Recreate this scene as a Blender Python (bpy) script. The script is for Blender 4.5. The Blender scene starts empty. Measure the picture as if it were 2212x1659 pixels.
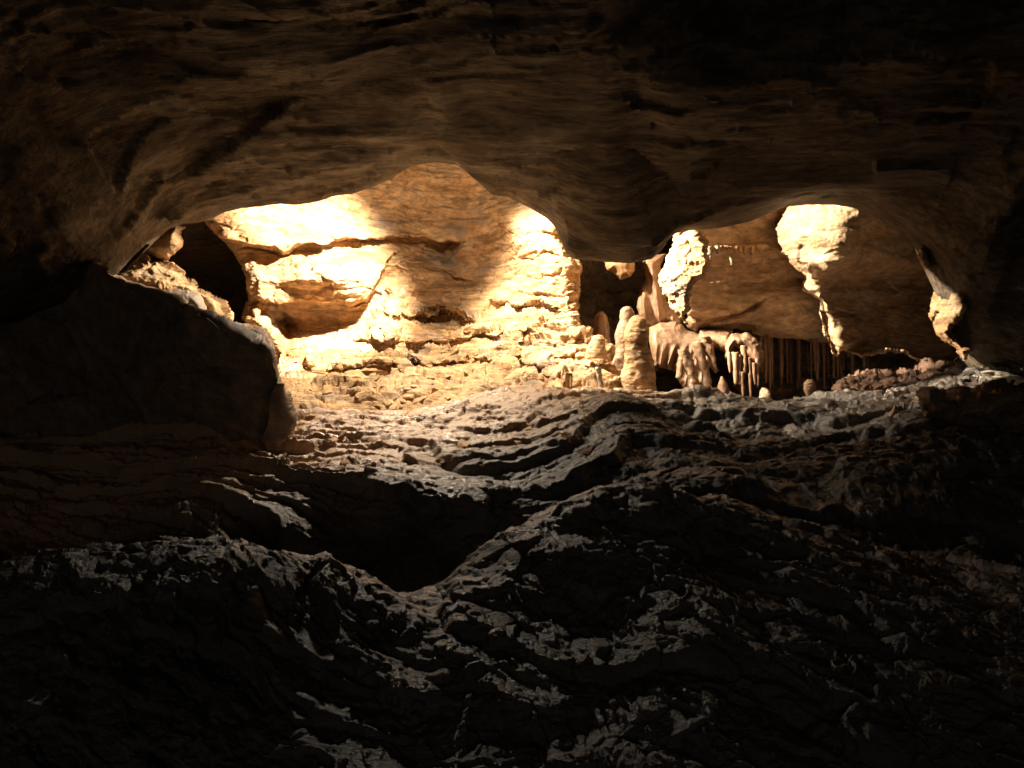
import bpy, math, random
import numpy as np
from mathutils import Vector

# ------------------------------------------------------------------ camera, world, light
scene = bpy.context.scene
C = scene.collection
cam_data = bpy.data.cameras.new('camera')
cam = bpy.data.objects.new('camera', cam_data)
C.objects.link(cam)
scene.camera = cam
F = 1671.0                       # focal length in units of the 2212 x 1659 working picture
cam.location = (0, 0, 0)
cam.rotation_euler = (math.radians(90), 0, 0)
cam_data.sensor_width = 36
cam_data.lens = 36 * F / 2212
cam_data.clip_start = 0.05
cam_data.clip_end = 200

world = bpy.data.worlds.new('World')
scene.world = world
world.use_nodes = True
nt = world.node_tree
bg = nt.nodes['Background']
sky = nt.nodes.new('ShaderNodeTexSky')
sky.sky_type = 'NISHITA'
sky.sun_disc = False
sky.sun_elevation = math.radians(35)
sky.sun_rotation = math.radians(180)
nt.links.new(sky.outputs[0], bg.inputs[0])
bg.inputs[1].default_value = 0.005      # deep inside a cave: next to nothing of the day comes in behind the camera

scene.view_settings.view_transform = 'Standard'
scene.view_settings.look = 'None'
scene.view_settings.exposure = 0
scene.view_settings.gamma = 1
scene.view_settings.use_curve_mapping = False
scene.cycles.use_denoising = True
scene.cycles.max_bounces = 6
scene.cycles.diffuse_bounces = 5
scene.cycles.sample_clamp_indirect = 8


def P(px, py, d):
    return np.array([(px - 1106) / F * d, d, (829.5 - py) / F * d])


def spot_lamp(loc, target, watts, color, cone, blend=0.3, radius=0.05):
    l = bpy.data.lights.new('spot_lamp', 'SPOT')
    l.energy = watts
    l.color = color
    l.spot_size = math.radians(cone)
    l.spot_blend = blend
    l.shadow_soft_size = radius
    o = bpy.data.objects.new('spot_lamp', l)
    C.objects.link(o)
    o.location = loc
    o.rotation_euler = (Vector(target) - Vector(loc)).to_track_quat('-Z', 'Y').to_euler()
    return o


WARM = (1.0, 0.83, 0.61)
LAMP = P(955, 345, 7.0) + np.array([0, 0, 0.22])
# the cave's show lamps, tucked up behind the lip of the ceiling
spot_lamp(LAMP + np.array([-.1, 0, 0]), P(600, 600, 8.2), 3000, WARM, 82, 0.65)                                        # left ledges
spot_lamp(P(975, 345, 7.8) + np.array([0, 0, .25]), P(1225, 600, 8.3), 1900, WARM, 88, 1.0)                          # right end of the wall
spot_lamp(LAMP + np.array([.12, 0, 0]), P(1650, 545, 7.3), 3300, WARM, 44, 0.35)                                         # hanging rocks under the right arch
spot_lamp(LAMP + np.array([.10, 0, -.04]), P(1450, 770, 7.3), 950, WARM, 56, 0.6)                                      # stalagmites and flowstone
spot_lamp(LAMP + np.array([-.12, 0, -.04]), P(385, 570, 5.9), 1100, WARM, 36, 0.6)                                       # rocks left of the black hole
spot_lamp(LAMP + np.array([0, .1, 0]), P(850, 810, 7.2), 780, WARM, 108, 1.0)                                           # rubble slope
spot_lamp((-1.3, 6.9, 1.82), P(1040, 1030, 4.8), 150, (1.0, 0.88, 0.72), 95, 1.0)                             # floor below the crest

spot_lamp(LAMP + np.array([0, .2, .02]), P(950, 500, 9.5), 100, WARM, 85, 1.0)  # soft fill added to brighten the dim alcove between the two beams

# weak unseen fill lamp added far behind the camera, to lift the dark boulder
pl = bpy.data.lights.new('fill_lamp', 'POINT'); pl.energy = 90; pl.color = (1.0, 0.86, 0.70); pl.shadow_soft_size = 0.5
po = bpy.data.objects.new('fill_lamp', pl); C.objects.link(po); po.location = (-1.8, -8.0, 0.6)

# ------------------------------------------------------------------ noise
def _hash(ix, iy, iz, s):
    h = (ix.astype(np.int64) * 374761393 + iy.astype(np.int64) * 668265263 + iz.astype(np.int64) * 2147483647 + s * 974634777) & 0xffffffff
    h = ((h ^ (h >> 13)) * 1274126177) & 0xffffffff
    h = ((h ^ (h >> 16)) * 2246822519) & 0xffffffff
    return ((h ^ (h >> 15)) & 0xffffff).astype(np.float32) / np.float32(0xffffff)


def vn(p, s=0):
    """smooth value noise, -1..1, p (N,3)"""
    i = np.floor(p)
    f = (p - i).astype(np.float32)
    i = i.astype(np.int64)
    f = f * f * f * (f * (f * 6 - 15) + 10)
    x, y, z = i[:, 0], i[:, 1], i[:, 2]
    fx, fy, fz = f[:, 0], f[:, 1], f[:, 2]
    r = 0
    for dx in (0, 1):
        wx = fx if dx else 1 - fx
        for dy in (0, 1):
            wy = fy if dy else 1 - fy
            for dz in (0, 1):
                wz = fz if dz else 1 - fz
                r = r + _hash(x + dx, y + dy, z + dz, s) * wx * wy * wz
    return r * 2 - 1


ROT = np.array([[0.0, 0.8, 0.6], [-0.8, 0.36, -0.48], [-0.6, -0.48, 0.64]])


def fbm(p, octs=4, s=0, gain=0.5, rot=True):
    a, t, r = 1.0, 0.0, 0
    q = p.astype(np.float64)
    for k in range(octs):
        r = r + a * vn(q, s + k * 17)
        t += a
        a *= gain
        q = (q @ ROT if rot else q) * 2.03 + 3.7
    return r / t


def ridged(p, octs=4, s=0, gain=0.5):
    a, t, r = 1.0, 0.0, 0
    q = p.astype(np.float64)
    for k in range(octs):
        r = r + a * (1 - 2 * np.abs(vn(q, s + k * 13)))
        t += a
        a *= gain
        q = q * 2.03 + 5.1
    return r / t


def cells(p, s=0, dims=3):
    """Worley cells: F1, F2, random per cell, offset to the cell's point"""
    n = len(p)
    i = np.floor(p).astype(np.int64)
    f1 = np.full(n, 9., np.float32)
    f2 = np.full(n, 9., np.float32)
    rid = np.zeros(n, np.float32)
    off = np.zeros((n, 3), np.float32)
    rz = (0,) if dims == 2 else (-1, 0, 1)
    for dx in (-1, 0, 1):
        for dy in (-1, 0, 1):
            for dz in rz:
                cx, cy = i[:, 0] + dx, i[:, 1] + dy
                cz = i[:, 2] + dz if dims == 3 else np.zeros_like(cx)
                o = np.stack([cx + _hash(cx, cy, cz, s + 1) - p[:, 0], cy + _hash(cx, cy, cz, s + 2) - p[:, 1],
                              (cz + _hash(cx, cy, cz, s + 3) - p[:, 2]) if dims == 3 else np.zeros(n)], 1).astype(np.float32)
                d = np.sqrt((o * o).sum(1))
                m = d < f1
                f2 = np.where(m, f1, np.minimum(f2, d))
                f1 = np.where(m, d, f1)
                rid = np.where(m, _hash(cx, cy, cz, s + 4), rid)
                off = np.where(m[:, None], o, off)
    return f1, f2, rid, off


def plates(p, s=0, dims=3, tilt=0.8, crack=0.25, soft=0):
    """broken-rock relief: each cell is a tilted facet at its own height, with open joints between"""
    f1, f2, rid, off = cells(p, s, dims)
    t = np.stack([np.sin(rid * 91.7), np.sin(rid * 57.3 + 1), np.sin(rid * 33.1 + 2)], 1)
    h = (rid - 0.5) + tilt * (off * t).sum(1)
    gap = np.clip((f2 - f1) / 0.12, 0, 1)
    if soft:
        h = h * ss(0, soft, f2 - f1)
    return h - crack * (1 - gap)


def ss(a, b, x):
    t = np.clip((x - a) / (b - a), 0, 1)
    return t * t * (3 - 2 * t)


def rbf(pts, vals, q, smooth=1e-4):
    """thin-plate spline through pts (n,2)"""
    pts = np.asarray(pts, float)
    vals = np.asarray(vals, float)
    n = len(pts)
    def U(a, b):
        r2 = ((a[:, None, :] - b[None, :, :]) ** 2).sum(2)
        return 0.5 * r2 * np.log(r2 + 1e-12)
    A = np.zeros((n + 3, n + 3))
    A[:n, :n] = U(pts, pts) + np.eye(n) * smooth
    A[:n, n] = 1; A[:n, n + 1:] = pts
    A[n, :n] = 1; A[n + 1:, :n] = pts.T
    w = np.linalg.solve(A, np.concatenate([vals, np.zeros(3)]))
    out = np.empty(len(q))
    for k in range(0, len(q), 20000):
        b = q[k:k + 20000]
        out[k:k + 20000] = U(b, pts) @ w[:n] + w[n] + b @ w[n + 1:]
    return out


def bilerp(grid, u, v):
    """grid[j,i] sampled at fractional indices u (i), v (j)"""
    h, w = grid.shape
    u = np.clip(u, 0, w - 1.001); v = np.clip(v, 0, h - 1.001)
    i = u.astype(int); j = v.astype(int)
    fu = u - i; fv = v - j
    return (grid[j, i] * (1 - fu) + grid[j, i + 1] * fu) * (1 - fv) + (grid[j + 1, i] * (1 - fu) + grid[j + 1, i + 1] * fu) * fv


# ------------------------------------------------------------------ mesh helpers
def mesh_from(name, co, faces, mat, smooth=True, parent=None):
    me = bpy.data.meshes.new(name)
    co = np.ascontiguousarray(co, np.float32)
    faces = np.ascontiguousarray(faces, np.int32)
    k = faces.shape[1]
    me.vertices.add(len(co)); me.vertices.foreach_set('co', co.ravel())
    me.loops.add(faces.size); me.loops.foreach_set('vertex_index', faces.ravel())
    me.polygons.add(len(faces))
    me.polygons.foreach_set('loop_start', np.arange(0, faces.size, k, dtype=np.int32))
    me.polygons.foreach_set('use_smooth', np.full(len(faces), smooth))
    me.update(calc_edges=True)
    me.materials.append(mat)
    o = bpy.data.objects.new(name, me)
    C.objects.link(o)
    if parent is not None:
        o.parent = parent
    return o


def grid_faces(nu, nv, keep=None, flip=False):
    j, i = np.meshgrid(np.arange(nv - 1), np.arange(nu - 1), indexing='ij')
    a = (j * nu + i).ravel()
    f = np.stack([a, a + 1, a + nu + 1, a + nu], 1)
    if flip:
        f = f[:, ::-1]
    if keep is not None:
        f = f[keep.ravel()]
    return f


def grid_normals(co, nu, nv):
    g = co.reshape(nv, nu, 3)
    n = np.cross(np.gradient(g, axis=1), np.gradient(g, axis=0))
    n /= np.linalg.norm(n, axis=2, keepdims=True) + 1e-12
    return n.reshape(-1, 3)


def get_normals(o):
    me = o.data
    n = np.empty(len(me.vertices) * 3, np.float32)
    me.vertex_normals.foreach_get('vector', n)
    return n.reshape(-1, 3)


def get_co(o):
    c = np.empty(len(o.data.vertices) * 3, np.float32)
    o.data.vertices.foreach_get('co', c)
    return c.reshape(-1, 3)


def displace(o, fn):
    c = get_co(o); n = get_normals(o)
    c = c + n * fn(c.astype(np.float64))[:, None]
    o.data.vertices.foreach_set('co', c.astype(np.float32).ravel())
    o.data.update()
    return o


def tag(o, label=None, cat=None, group=None, kind=None):
    if label: o['label'] = label
    if cat: o['category'] = cat
    if group: o['group'] = group
    if kind: o['kind'] = kind
    return o


# ------------------------------------------------------------------ materials
def rock_mat(name, cols, rough=(0.6, 0.9), scale=1.0, stretch=(1, 1, 1), bump=0.5, bump_d=0.02, stain=None, spec=0.4, fine=22, tint=None, rough_scale=2.5, streaks=None):
    m = bpy.data.materials.new(name)
    m.use_nodes = True
    n = m.node_tree.nodes; l = m.node_tree.links
    b = n['Principled BSDF']
    b.inputs['Specular IOR Level'].default_value = spec
    g = n.new('ShaderNodeNewGeometry')
    mp = n.new('ShaderNodeMapping'); mp.inputs['Scale'].default_value = stretch
    l.new(g.outputs['Position'], mp.inputs['Vector'])
    n1 = n.new('ShaderNodeTexNoise'); n1.inputs['Scale'].default_value = 1.7 * scale; n1.inputs['Detail'].default_value = 9
    n1.inputs['Roughness'].default_value = 0.62; n1.inputs['Distortion'].default_value = 0.6
    l.new(mp.outputs[0], n1.inputs['Vector'])
    cr = n.new('ShaderNodeValToRGB')
    e = cr.color_ramp.elements
    pos = np.linspace(0.3, 0.7, len(cols))
    e[0].position = pos[0]; e[0].color = (*cols[0], 1)
    e[1].position = pos[-1]; e[1].color = (*cols[-1], 1)
    for k in range(1, len(cols) - 1):
        x = e.new(pos[k]); x.color = (*cols[k], 1)
    l.new(n1.outputs['Fac'], cr.inputs[0])
    col = cr.outputs[0]
    # small grain in the colour
    n2 = n.new('ShaderNodeTexNoise'); n2.inputs['Scale'].default_value = 9 * scale; n2.inputs['Detail'].default_value = 7
    n2.inputs['Roughness'].default_value = 0.7
    l.new(mp.outputs[0], n2.inputs['Vector'])
    mr = n.new('ShaderNodeMapRange'); mr.inputs[1].default_value = 0.3; mr.inputs[2].default_value = 0.7
    mr.inputs[3].default_value = 0.45; mr.inputs[4].default_value = 1.4
    l.new(n2.outputs['Fac'], mr.inputs[0])
    mx = n.new('ShaderNodeMix'); mx.data_type = 'RGBA'; mx.blend_type = 'MULTIPLY'; mx.inputs[0].default_value = 1
    l.new(col, mx.inputs[6]); l.new(mr.outputs[0], mx.inputs[7])
    col = mx.outputs[2]
    if stain:
        n3 = n.new('ShaderNodeTexNoise'); n3.inputs['Scale'].default_value = stain[1]; n3.inputs['Detail'].default_value = 6
        l.new(g.outputs['Position'], n3.inputs['Vector'])
        r3 = n.new('ShaderNodeMapRange'); r3.inputs[1].default_value = stain[2]; r3.inputs[2].default_value = stain[2] + 0.12
        l.new(n3.outputs['Fac'], r3.inputs[0])
        m3 = n.new('ShaderNodeMix'); m3.data_type = 'RGBA'
        l.new(r3.outputs[0], m3.inputs[0]); l.new(col, m3.inputs[6]); m3.inputs[7].default_value = (*stain[0], 1)
        col = m3.outputs[2]
    if tint:
        # the rock itself changes colour across the cave: a soft boundary broken up by noise
        nz = n.new('ShaderNodeTexNoise'); nz.inputs['Scale'].default_value = 1.6; nz.inputs['Detail'].default_value = 7; nz.inputs['Roughness'].default_value = .6
        l.new(g.outputs['Position'], nz.inputs['Vector'])
        ax, lo, hi, tc, k, amt = tint
        dp = n.new('ShaderNodeVectorMath'); dp.operation = 'DOT_PRODUCT'; dp.inputs[1].default_value = ax; l.new(g.outputs['Position'], dp.inputs[0])
        ma = n.new('ShaderNodeMath'); ma.operation = 'MULTIPLY_ADD'; ma.inputs[1].default_value = k; l.new(nz.outputs['Fac'], ma.inputs[0]); l.new(dp.outputs['Value'], ma.inputs[2])
        r5 = n.new('ShaderNodeMapRange'); r5.inputs[1].default_value = lo + k / 2; r5.inputs[2].default_value = hi + k / 2; r5.inputs[4].default_value = amt
        l.new(ma.outputs[0], r5.inputs[0])
        m5 = n.new('ShaderNodeMix'); m5.data_type = 'RGBA'; l.new(r5.outputs[0], m5.inputs[0]); l.new(col, m5.inputs[6]); m5.inputs[7].default_value = (*tc, 1)
        col = m5.outputs[2]
    l.new(col, b.inputs['Base Color'])
    n4 = n.new('ShaderNodeTexNoise'); n4.inputs['Scale'].default_value = rough_scale; n4.inputs['Detail'].default_value = 5
    l.new(g.outputs['Position'], n4.inputs['Vector'])
    r4 = n.new('ShaderNodeMapRange'); r4.inputs[1].default_value = 0.35; r4.inputs[2].default_value = 0.65
    r4.inputs[3].default_value = rough[0]; r4.inputs[4].default_value = rough[1]
    l.new(n4.outputs['Fac'], r4.inputs[0]); l.new(r4.outputs[0], b.inputs['Roughness'])
    # fine relief
    nb = n.new('ShaderNodeTexNoise'); nb.inputs['Scale'].default_value = fine; nb.inputs['Detail'].default_value = 8
    nb.inputs['Roughness'].default_value = 0.65
    l.new(mp.outputs[0], nb.inputs['Vector'])
    bp = n.new('ShaderNodeBump'); bp.inputs['Strength'].default_value = bump; bp.inputs['Distance'].default_value = bump_d
    if streaks:
        # crisp thin bedding seams: darker, and cut into the relief
        m6 = n.new('ShaderNodeMapping'); m6.inputs['Scale'].default_value = streaks[0]; m6.inputs['Rotation'].default_value = (0, 0, .12)
        l.new(g.outputs['Position'], m6.inputs['Vector'])
        n6 = n.new('ShaderNodeTexNoise'); n6.inputs['Scale'].default_value = 2.2; n6.inputs['Detail'].default_value = 8; n6.inputs['Roughness'].default_value = .68; n6.inputs['Distortion'].default_value = 1.1
        l.new(m6.outputs[0], n6.inputs['Vector'])
        r6 = n.new('ShaderNodeMapRange'); r6.inputs[1].default_value = .40; r6.inputs[2].default_value = .50; l.new(n6.outputs['Fac'], r6.inputs[0])
        r6.inputs[3].default_value = streaks[1]; r6.inputs[4].default_value = 1
        m7 = n.new('ShaderNodeMix'); m7.data_type = 'RGBA'; m7.blend_type = 'MULTIPLY'; m7.inputs[0].default_value = 1
        l.new(col, m7.inputs[6]); l.new(r6.outputs[0], m7.inputs[7]); l.new(m7.outputs[2], b.inputs['Base Color'])
        ad = n.new('ShaderNodeMath'); ad.operation = 'MULTIPLY_ADD'; ad.inputs[1].default_value = .9
        l.new(r6.outputs[0], ad.inputs[0]); l.new(nb.outputs['Fac'], ad.inputs[2]); l.new(ad.outputs[0], bp.inputs['Height'])
    else:
        l.new(nb.outputs['Fac'], bp.inputs['Height'])
    l.new(bp.outputs[0], b.inputs['Normal'])
    return m


M_ochre = rock_mat('ochre_limestone', [(.25, .13, .052), (.41, .245, .115), (.50, .33, .175), (.38, .26, .15)], (0.65, 0.9), 1.0, (1, 1, 2.2), 0.5, 0.03, stain=((.30, .23, .17), 2.2, .56), streaks=((.9, .9, 5), .55))
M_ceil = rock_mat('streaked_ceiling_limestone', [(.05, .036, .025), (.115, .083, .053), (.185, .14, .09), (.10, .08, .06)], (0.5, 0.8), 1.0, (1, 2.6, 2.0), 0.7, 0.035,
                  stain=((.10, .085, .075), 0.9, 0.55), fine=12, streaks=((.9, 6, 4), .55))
M_floor = rock_mat('wet_grey_schist', [(.026, .021, .018), (.055, .045, .038), (.090, .073, .060), (.046, .042, .042)], (0.26, 0.58), 1.3, (1, 1.6, 2), 0.7, 0.025, spec=0.9, fine=26, tint=((-.75, 1, .3), 5.2, 6.1, (.36, .22, .12), 1.3, .95))
M_boulder = rock_mat('dark_brown_boulder_rock', [(.11, .07, .04), (.24, .16, .09), (.15, .125, .105), (.32, .21, .12)], (0.5, 0.8), 1.0, (1, 1, 1), 0.5, 0.02)
M_flow = rock_mat('beige_flowstone', [(.17, .095, .055), (.27, .165, .10), (.36, .24, .155)], (0.45, 0.75), 1.2, (2, 2, 0.5), 0.3, 0.015)
M_panel = rock_mat('tan_brown_limestone', [(.32, .20, .11), (.47, .315, .18), (.56, .40, .25), (.42, .30, .19)], (0.6, 0.85), 1.0, (1, 1, 2.6), 0.5, 0.02, streaks=((.6, .6, 3.0), .75))
M_clod = rock_mat('red_brown_clods', [(.11, .06, .04), (.17, .10, .07), (.24, .155, .11)], (0.8, 0.95), 2, (1, 1, 1), 0.6, 0.02)
M_pale = rock_mat('pale_calcite', [(.42, .38, .30), (.58, .52, .42), (.66, .60, .48)], (0.4, 0.7), 1.2, (1, 1, 1), 0.3, 0.01)
M_wood = rock_mat('weathered_wood', [(.06, .04, .025), (.12, .08, .05)], (0.7, 0.9), 3, (1, 1, 1), 0.4, 0.005)

# ------------------------------------------------------------------ ceiling
LIP = np.array([  # px, py, depth of the free lower edge of the ceiling
    (-900, 700, 4.6), (-300, 700, 4.9), (0, 690, 5.1), (150, 650, 5.3), (230, 600, 5.4), (270, 583, 5.5), (300, 552, 5.6), (330, 520, 5.7), (362, 494, 5.8),
    (395, 486, 5.9), (450, 478, 6.0), (480, 460, 6.0), (520, 450, 6.0), (560, 446, 6.0), (600, 440, 6.0), (640, 442, 6.0), (680, 436, 6.0),
    (720, 423, 6.0), (760, 419, 6.0), (800, 404, 6.0), (840, 388, 5.9), (868, 368, 5.8), (890, 358, 5.6), (940, 350, 5.45), (985, 356, 5.5), (1010, 375, 5.6),
    (1040, 400, 5.8), (1065, 422, 5.95), (1095, 425, 6.05), (1140, 447, 6.15), (1178, 470, 6.2), (1198, 490, 6.2), (1210, 515, 6.2), (1222, 545, 6.2), (1245, 560, 6.2),
    (1300, 567, 6.2), (1360, 571, 6.2), (1410, 563, 6.25), (1432, 545, 6.25), (1445, 522, 6.3), (1462, 505, 6.3), (1500, 498, 6.35), (1560, 491, 6.4),
    (1620, 480, 6.45), (1665, 460, 6.45), (1695, 448, 6.4), (1740, 443, 6.4), (1800, 443, 6.4), (1850, 450, 6.4), (1900, 472, 6.35), (1940, 500, 6.3),
    (1965, 520, 6.3), (1985, 542, 6.3), (2000, 575, 6.3), (2012, 600, 6.25), (2035, 650, 6.25), (2055, 705, 6.3), (2085, 760, 6.3), (2120, 830, 6.35), (2212, 900, 6.3),
    (2500, 960, 6.2), (3300, 1000, 6.0)])
lp = np.array([P(*r) for r in LIP])
print('lip x monotone', np.all(np.diff(lp[:, 0]) > 0))


def build_ceiling():
    xs = np.concatenate([np.linspace(-9, -4.2, 40, endpoint=False), np.linspace(-4.2, 4.6, 900, endpoint=False), np.linspace(4.6, 9, 40)])
    ly = np.interp(xs, lp[:, 0], lp[:, 1]); lz = np.interp(xs, lp[:, 0], lp[:, 2])
    # front rows, from above the camera to the lip
    q = np.linspace(0, 1, 470)
    d0 = 1.2
    rows_y = [np.full_like(xs, v) for v in np.linspace(-3, 1.1, 14)]
    rows = []
    for r in rows_y:
        rows.append(r)
    for t in q:
        inv = (1 / d0) * (1 - t) + (1 / ly) * t
        rows.append(1 / inv)
    Yf = np.array(rows)                                   # nv x nu
    X = np.repeat(xs[None], len(Yf), 0)
    pt = np.stack([X.ravel(), Yf.ravel(), np.zeros(X.size)], 1)
    B = 1.56 + 0.14 * fbm(pt * 0.55 + 7, 3, 5).reshape(X.shape)
    # the ceiling is higher in a dark recess at the upper right, and steps down at its far rim
    pxn = X / np.maximum(Yf, .5) * F + 1106
    rim = 4.15 + 0.18 * np.sin(X * 1.7) + 0.1 * vn(pt * 1.3, 3).reshape(X.shape)
    B += (0.16 + 0.1 * ss(0, -2, X)) * np.clip(4.9 - Yf, 0, 3.5)
    B += 0.6 * (1 - ss(rim - 0.35, rim, Yf)) * ss(0.45, 1.3, X + 0.25 * (4 - Yf))
    # left shoulder of the ceiling sinks towards the boulder, the right side to the wall
    B -= 0.55 * ss(-1.9, -3.6, X) + 1.6 * ss(-3.4, -6.5, X)
    B -= 2.4 * ss(3.9, 6.2, X)
    t = (ly[None] - Yf)
    w = 1.5 + 0.5 * ss(1.6, 2.6, xs)[None] - 0.9 * ss(3.3, 3.9, xs)[None]
    k = ss(0, 1, np.clip(t / w, 0, 1)) ** 0.8
    def blur1(a, w):
        u = np.linspace(xs[0], xs[-1], 4001); v = np.interp(u, xs, a)
        g = np.exp(-np.linspace(-2.5, 2.5, int(5 * w / (u[1] - u[0])) | 1) ** 2 / 2); g /= g.sum()
        return np.interp(xs, u, np.convolve(np.pad(v, len(g) // 2, 'edge'), g, 'valid'))
    lzs = blur1(lz, 0.22)[None]
    Z = lzs + (B - lzs) * k + (lz[None] - lzs) * np.exp(-(t / .22) ** 2)
    # long creases, folds and hollows of the underside
    def crease(pts, width, amp, one=0):
        nonlocal Z
        pts = np.array([P(a, b, 829.5 and (1.5 * F / max(829.5 - b, 60)))[:2] for a, b in pts])
        best = np.full(X.shape, 9.); side = np.zeros(X.shape)
        for a, b in zip(pts[:-1], pts[1:]):
            ab = b - a
            u = np.clip(((X - a[0]) * ab[0] + (Yf - a[1]) * ab[1]) / (ab @ ab), 0, 1)
            dx = X - a[0] - u * ab[0]; dy = Yf - a[1] - u * ab[1]
            dd = np.hypot(dx, dy); m = dd < best
            best = np.where(m, dd, best); side = np.where(m, np.sign(ab[0] * dy - ab[1] * dx), side)
        if one:
            Z += amp * np.exp(-(best / width) ** 1.3) * (side * one > 0)
        else:
            Z += amp * np.exp(-(best / width) ** 2)
    crease([(1330, 130), (1370, 230), (1400, 330), (1450, 400), (1455, 470)], 0.14, 0.05)
    crease([(1230, 330), (1330, 320), (1400, 340), (1470, 382), (1560, 378)], 0.20, 0.08, 1)
    crease([(900, 260), (930, 310), (945, 345)], 0.08, 0.03)
    crease([(430, 350), (500, 330), (560, 305), (600, 290)], 0.18, 0.045, -1)
    crease([(1380, 215), (1560, 205), (1750, 215), (2000, 230)], 0.20, -0.05)
    crease([(1530, 335), (1580, 325), (1650, 325)], 0.16, 0.05, 1)
    crease([(600, 180), (800, 170), (1000, 150), (1200, 90)], 0.25, 0.03, 1)
    crease([(1500, 395), (1650, 375), (1850, 378), (1980, 410)], 0.22, -0.05)
    # rows behind the lip: the rock turns up and becomes the roof of the far chamber
    back = [(0.05, 0.015), (0.12, 0.07), (0.2, 0.2), (0.27, 0.42), (0.36, 0.75), (0.5, 1.1), (0.75, 1.5), (1.2, 1.8), (2.0, 2.0), (3.0, 2.1), (4.5, 1.9), (6.5, 1.2), (8, 0)]
    Yb = np.array([ly + a for a, _ in back]); Zb = np.array([lz + b for _, b in back])
    Zb = np.minimum(Zb, 3.3)
    Xb = np.repeat(xs[None], len(back), 0)
    X2 = np.concatenate([X, Xb]); Y2 = np.concatenate([Yf, Yb]); Z2 = np.concatenate([Z, Zb])
    co = np.stack([X2.ravel(), Y2.ravel(), Z2.ravel()], 1)
    nv, nu = X2.shape
    n = grid_normals(co, nu, nv)
    dwarp = co + 0.18 * np.stack([vn(co * .8, 1), vn(co * .8, 2), vn(co * .8, 3)], 1)
    u = dwarp[:, 0]; v = dwarp[:, 1] + 0.14 * dwarp[:, 0] * ss(1.5, -1.5, dwarp[:, 0]) - 0.08 * dwarp[:, 0] * ss(0, 3, dwarp[:, 0])
    zz = dwarp[:, 2]
    def st(a, b, c=0.8): return np.stack([u * a, v * b, zz * b * c], 1)
    d = 0.05 * fbm(st(.7, 1.3), 3, 11)
    d += 0.009 * ridged(st(1.3, 6), 3, 21)
    d += 0.05 * plates(st(0.9, 2.4), 31, 3, .9, .10) * ss(-0.1, 0.5, vn(co * 0.8, 31))
    d += 0.018 * plates(st(2.0, 9), 36, 3, .9, .15) * ss(-.3, .4, vn(co * 1.3, 33))
    d += 0.008 * fbm(st(4, 26), 3, 41)
    d += 0.008 * fbm(co * 9, 4, 43, .65)
    d += 0.014 * plates(co * np.array([3, 7, 7]), 47, 3, .9, .3) * ss(-.2, .5, vn(co * 1.1, 48))
    edge = np.clip(np.abs(Y2 - ly[None]).ravel() / 0.2, 0.15, 1)
    co = co + n * (d * edge)[:, None] * np.where(Y2.ravel() < 0.6, 0.3, 1)[:, None]
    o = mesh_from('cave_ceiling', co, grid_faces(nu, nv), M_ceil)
    tag(o, 'low brown streaked rock ceiling with a hanging lobe', kind='structure')
    return o


build_ceiling()

# ------------------------------------------------------------------ floor
FL = []
def fp(px, py, d): FL.append(tuple(P(px, py, d)))
for px, py, d in [
    (-700, 1659, 2.6), (-100, 1659, 2.5), (500, 1659, 2.45), (1100, 1680, 2.3), (1700, 1659, 2.3), (2300, 1659, 2.35), (2900, 1659, 2.6),
    (200, 1300, 3.0), (600, 1350, 2.95), (950, 1400, 2.9), (1130, 1420, 2.8), (1300, 1300, 3.0), (1500, 1350, 2.78), (1700, 1300, 2.95), (1900, 1390, 2.75), (2300, 1400, 2.8),
    (-400, 1250, 3.4), (150, 1180, 3.4), (430, 1165, 3.35), (640, 1205, 3.35), (760, 1245, 3.35), (860, 1290, 3.35), (950, 1275, 3.38), (1010, 1240, 3.42), (1100, 1170, 3.6), (1200, 1130, 3.75),
    (1300, 1100, 3.9), (1400, 1082, 4.0), (1550, 1100, 4.0), (1800, 1150, 3.9), (2000, 1200, 3.8), (2300, 1240, 3.8), (2800, 1250, 3.8),
    (-400, 1000, 4.8), (100, 1010, 4.8), (380, 1012, 4.7), (470, 1068, 4.55), (650, 1030, 4.8), (850, 1048, 4.9), (1000, 1078, 4.9), (1130, 1102, 4.85), (1250, 1112, 4.8), (1400, 1065, 4.75), (1600, 1050, 4.8),
    (1850, 1050, 4.8), (2050, 1010, 5.0), (2400, 1010, 4.9),
    (850, 1015, 5.1), (1000, 1045, 5.15), (650, 1000, 5.0), (1130, 1070, 5.1), (600, 970, 5.3), (800, 960, 5.6), (1000, 932, 5.9), (1250, 952, 5.6), (1500, 945, 5.7), (1750, 940, 5.7), (1950, 925, 5.7), (2200, 930, 5.5), (2600, 920, 5.4),
    (-300, 900, 6.0), (300, 900, 6.0), (620, 905, 6.0), (800, 888, 6.4), (1000, 868, 6.7), (1200, 849, 6.8), (1350, 843, 6.8), (1500, 851, 6.75), (1640, 868, 6.65), (1800, 863, 6.6), (1900, 846, 6.5),
    (2000, 832, 6.4), (2120, 800, 6.5), (2212, 790, 6.4), (2600, 780, 6.2),
    (620, 935, 7.4), (800, 920, 7.6), (1000, 905, 7.8), (1200, 900, 7.8), (1330, 900, 7.6)]:
    fp(px, py, d)
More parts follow.
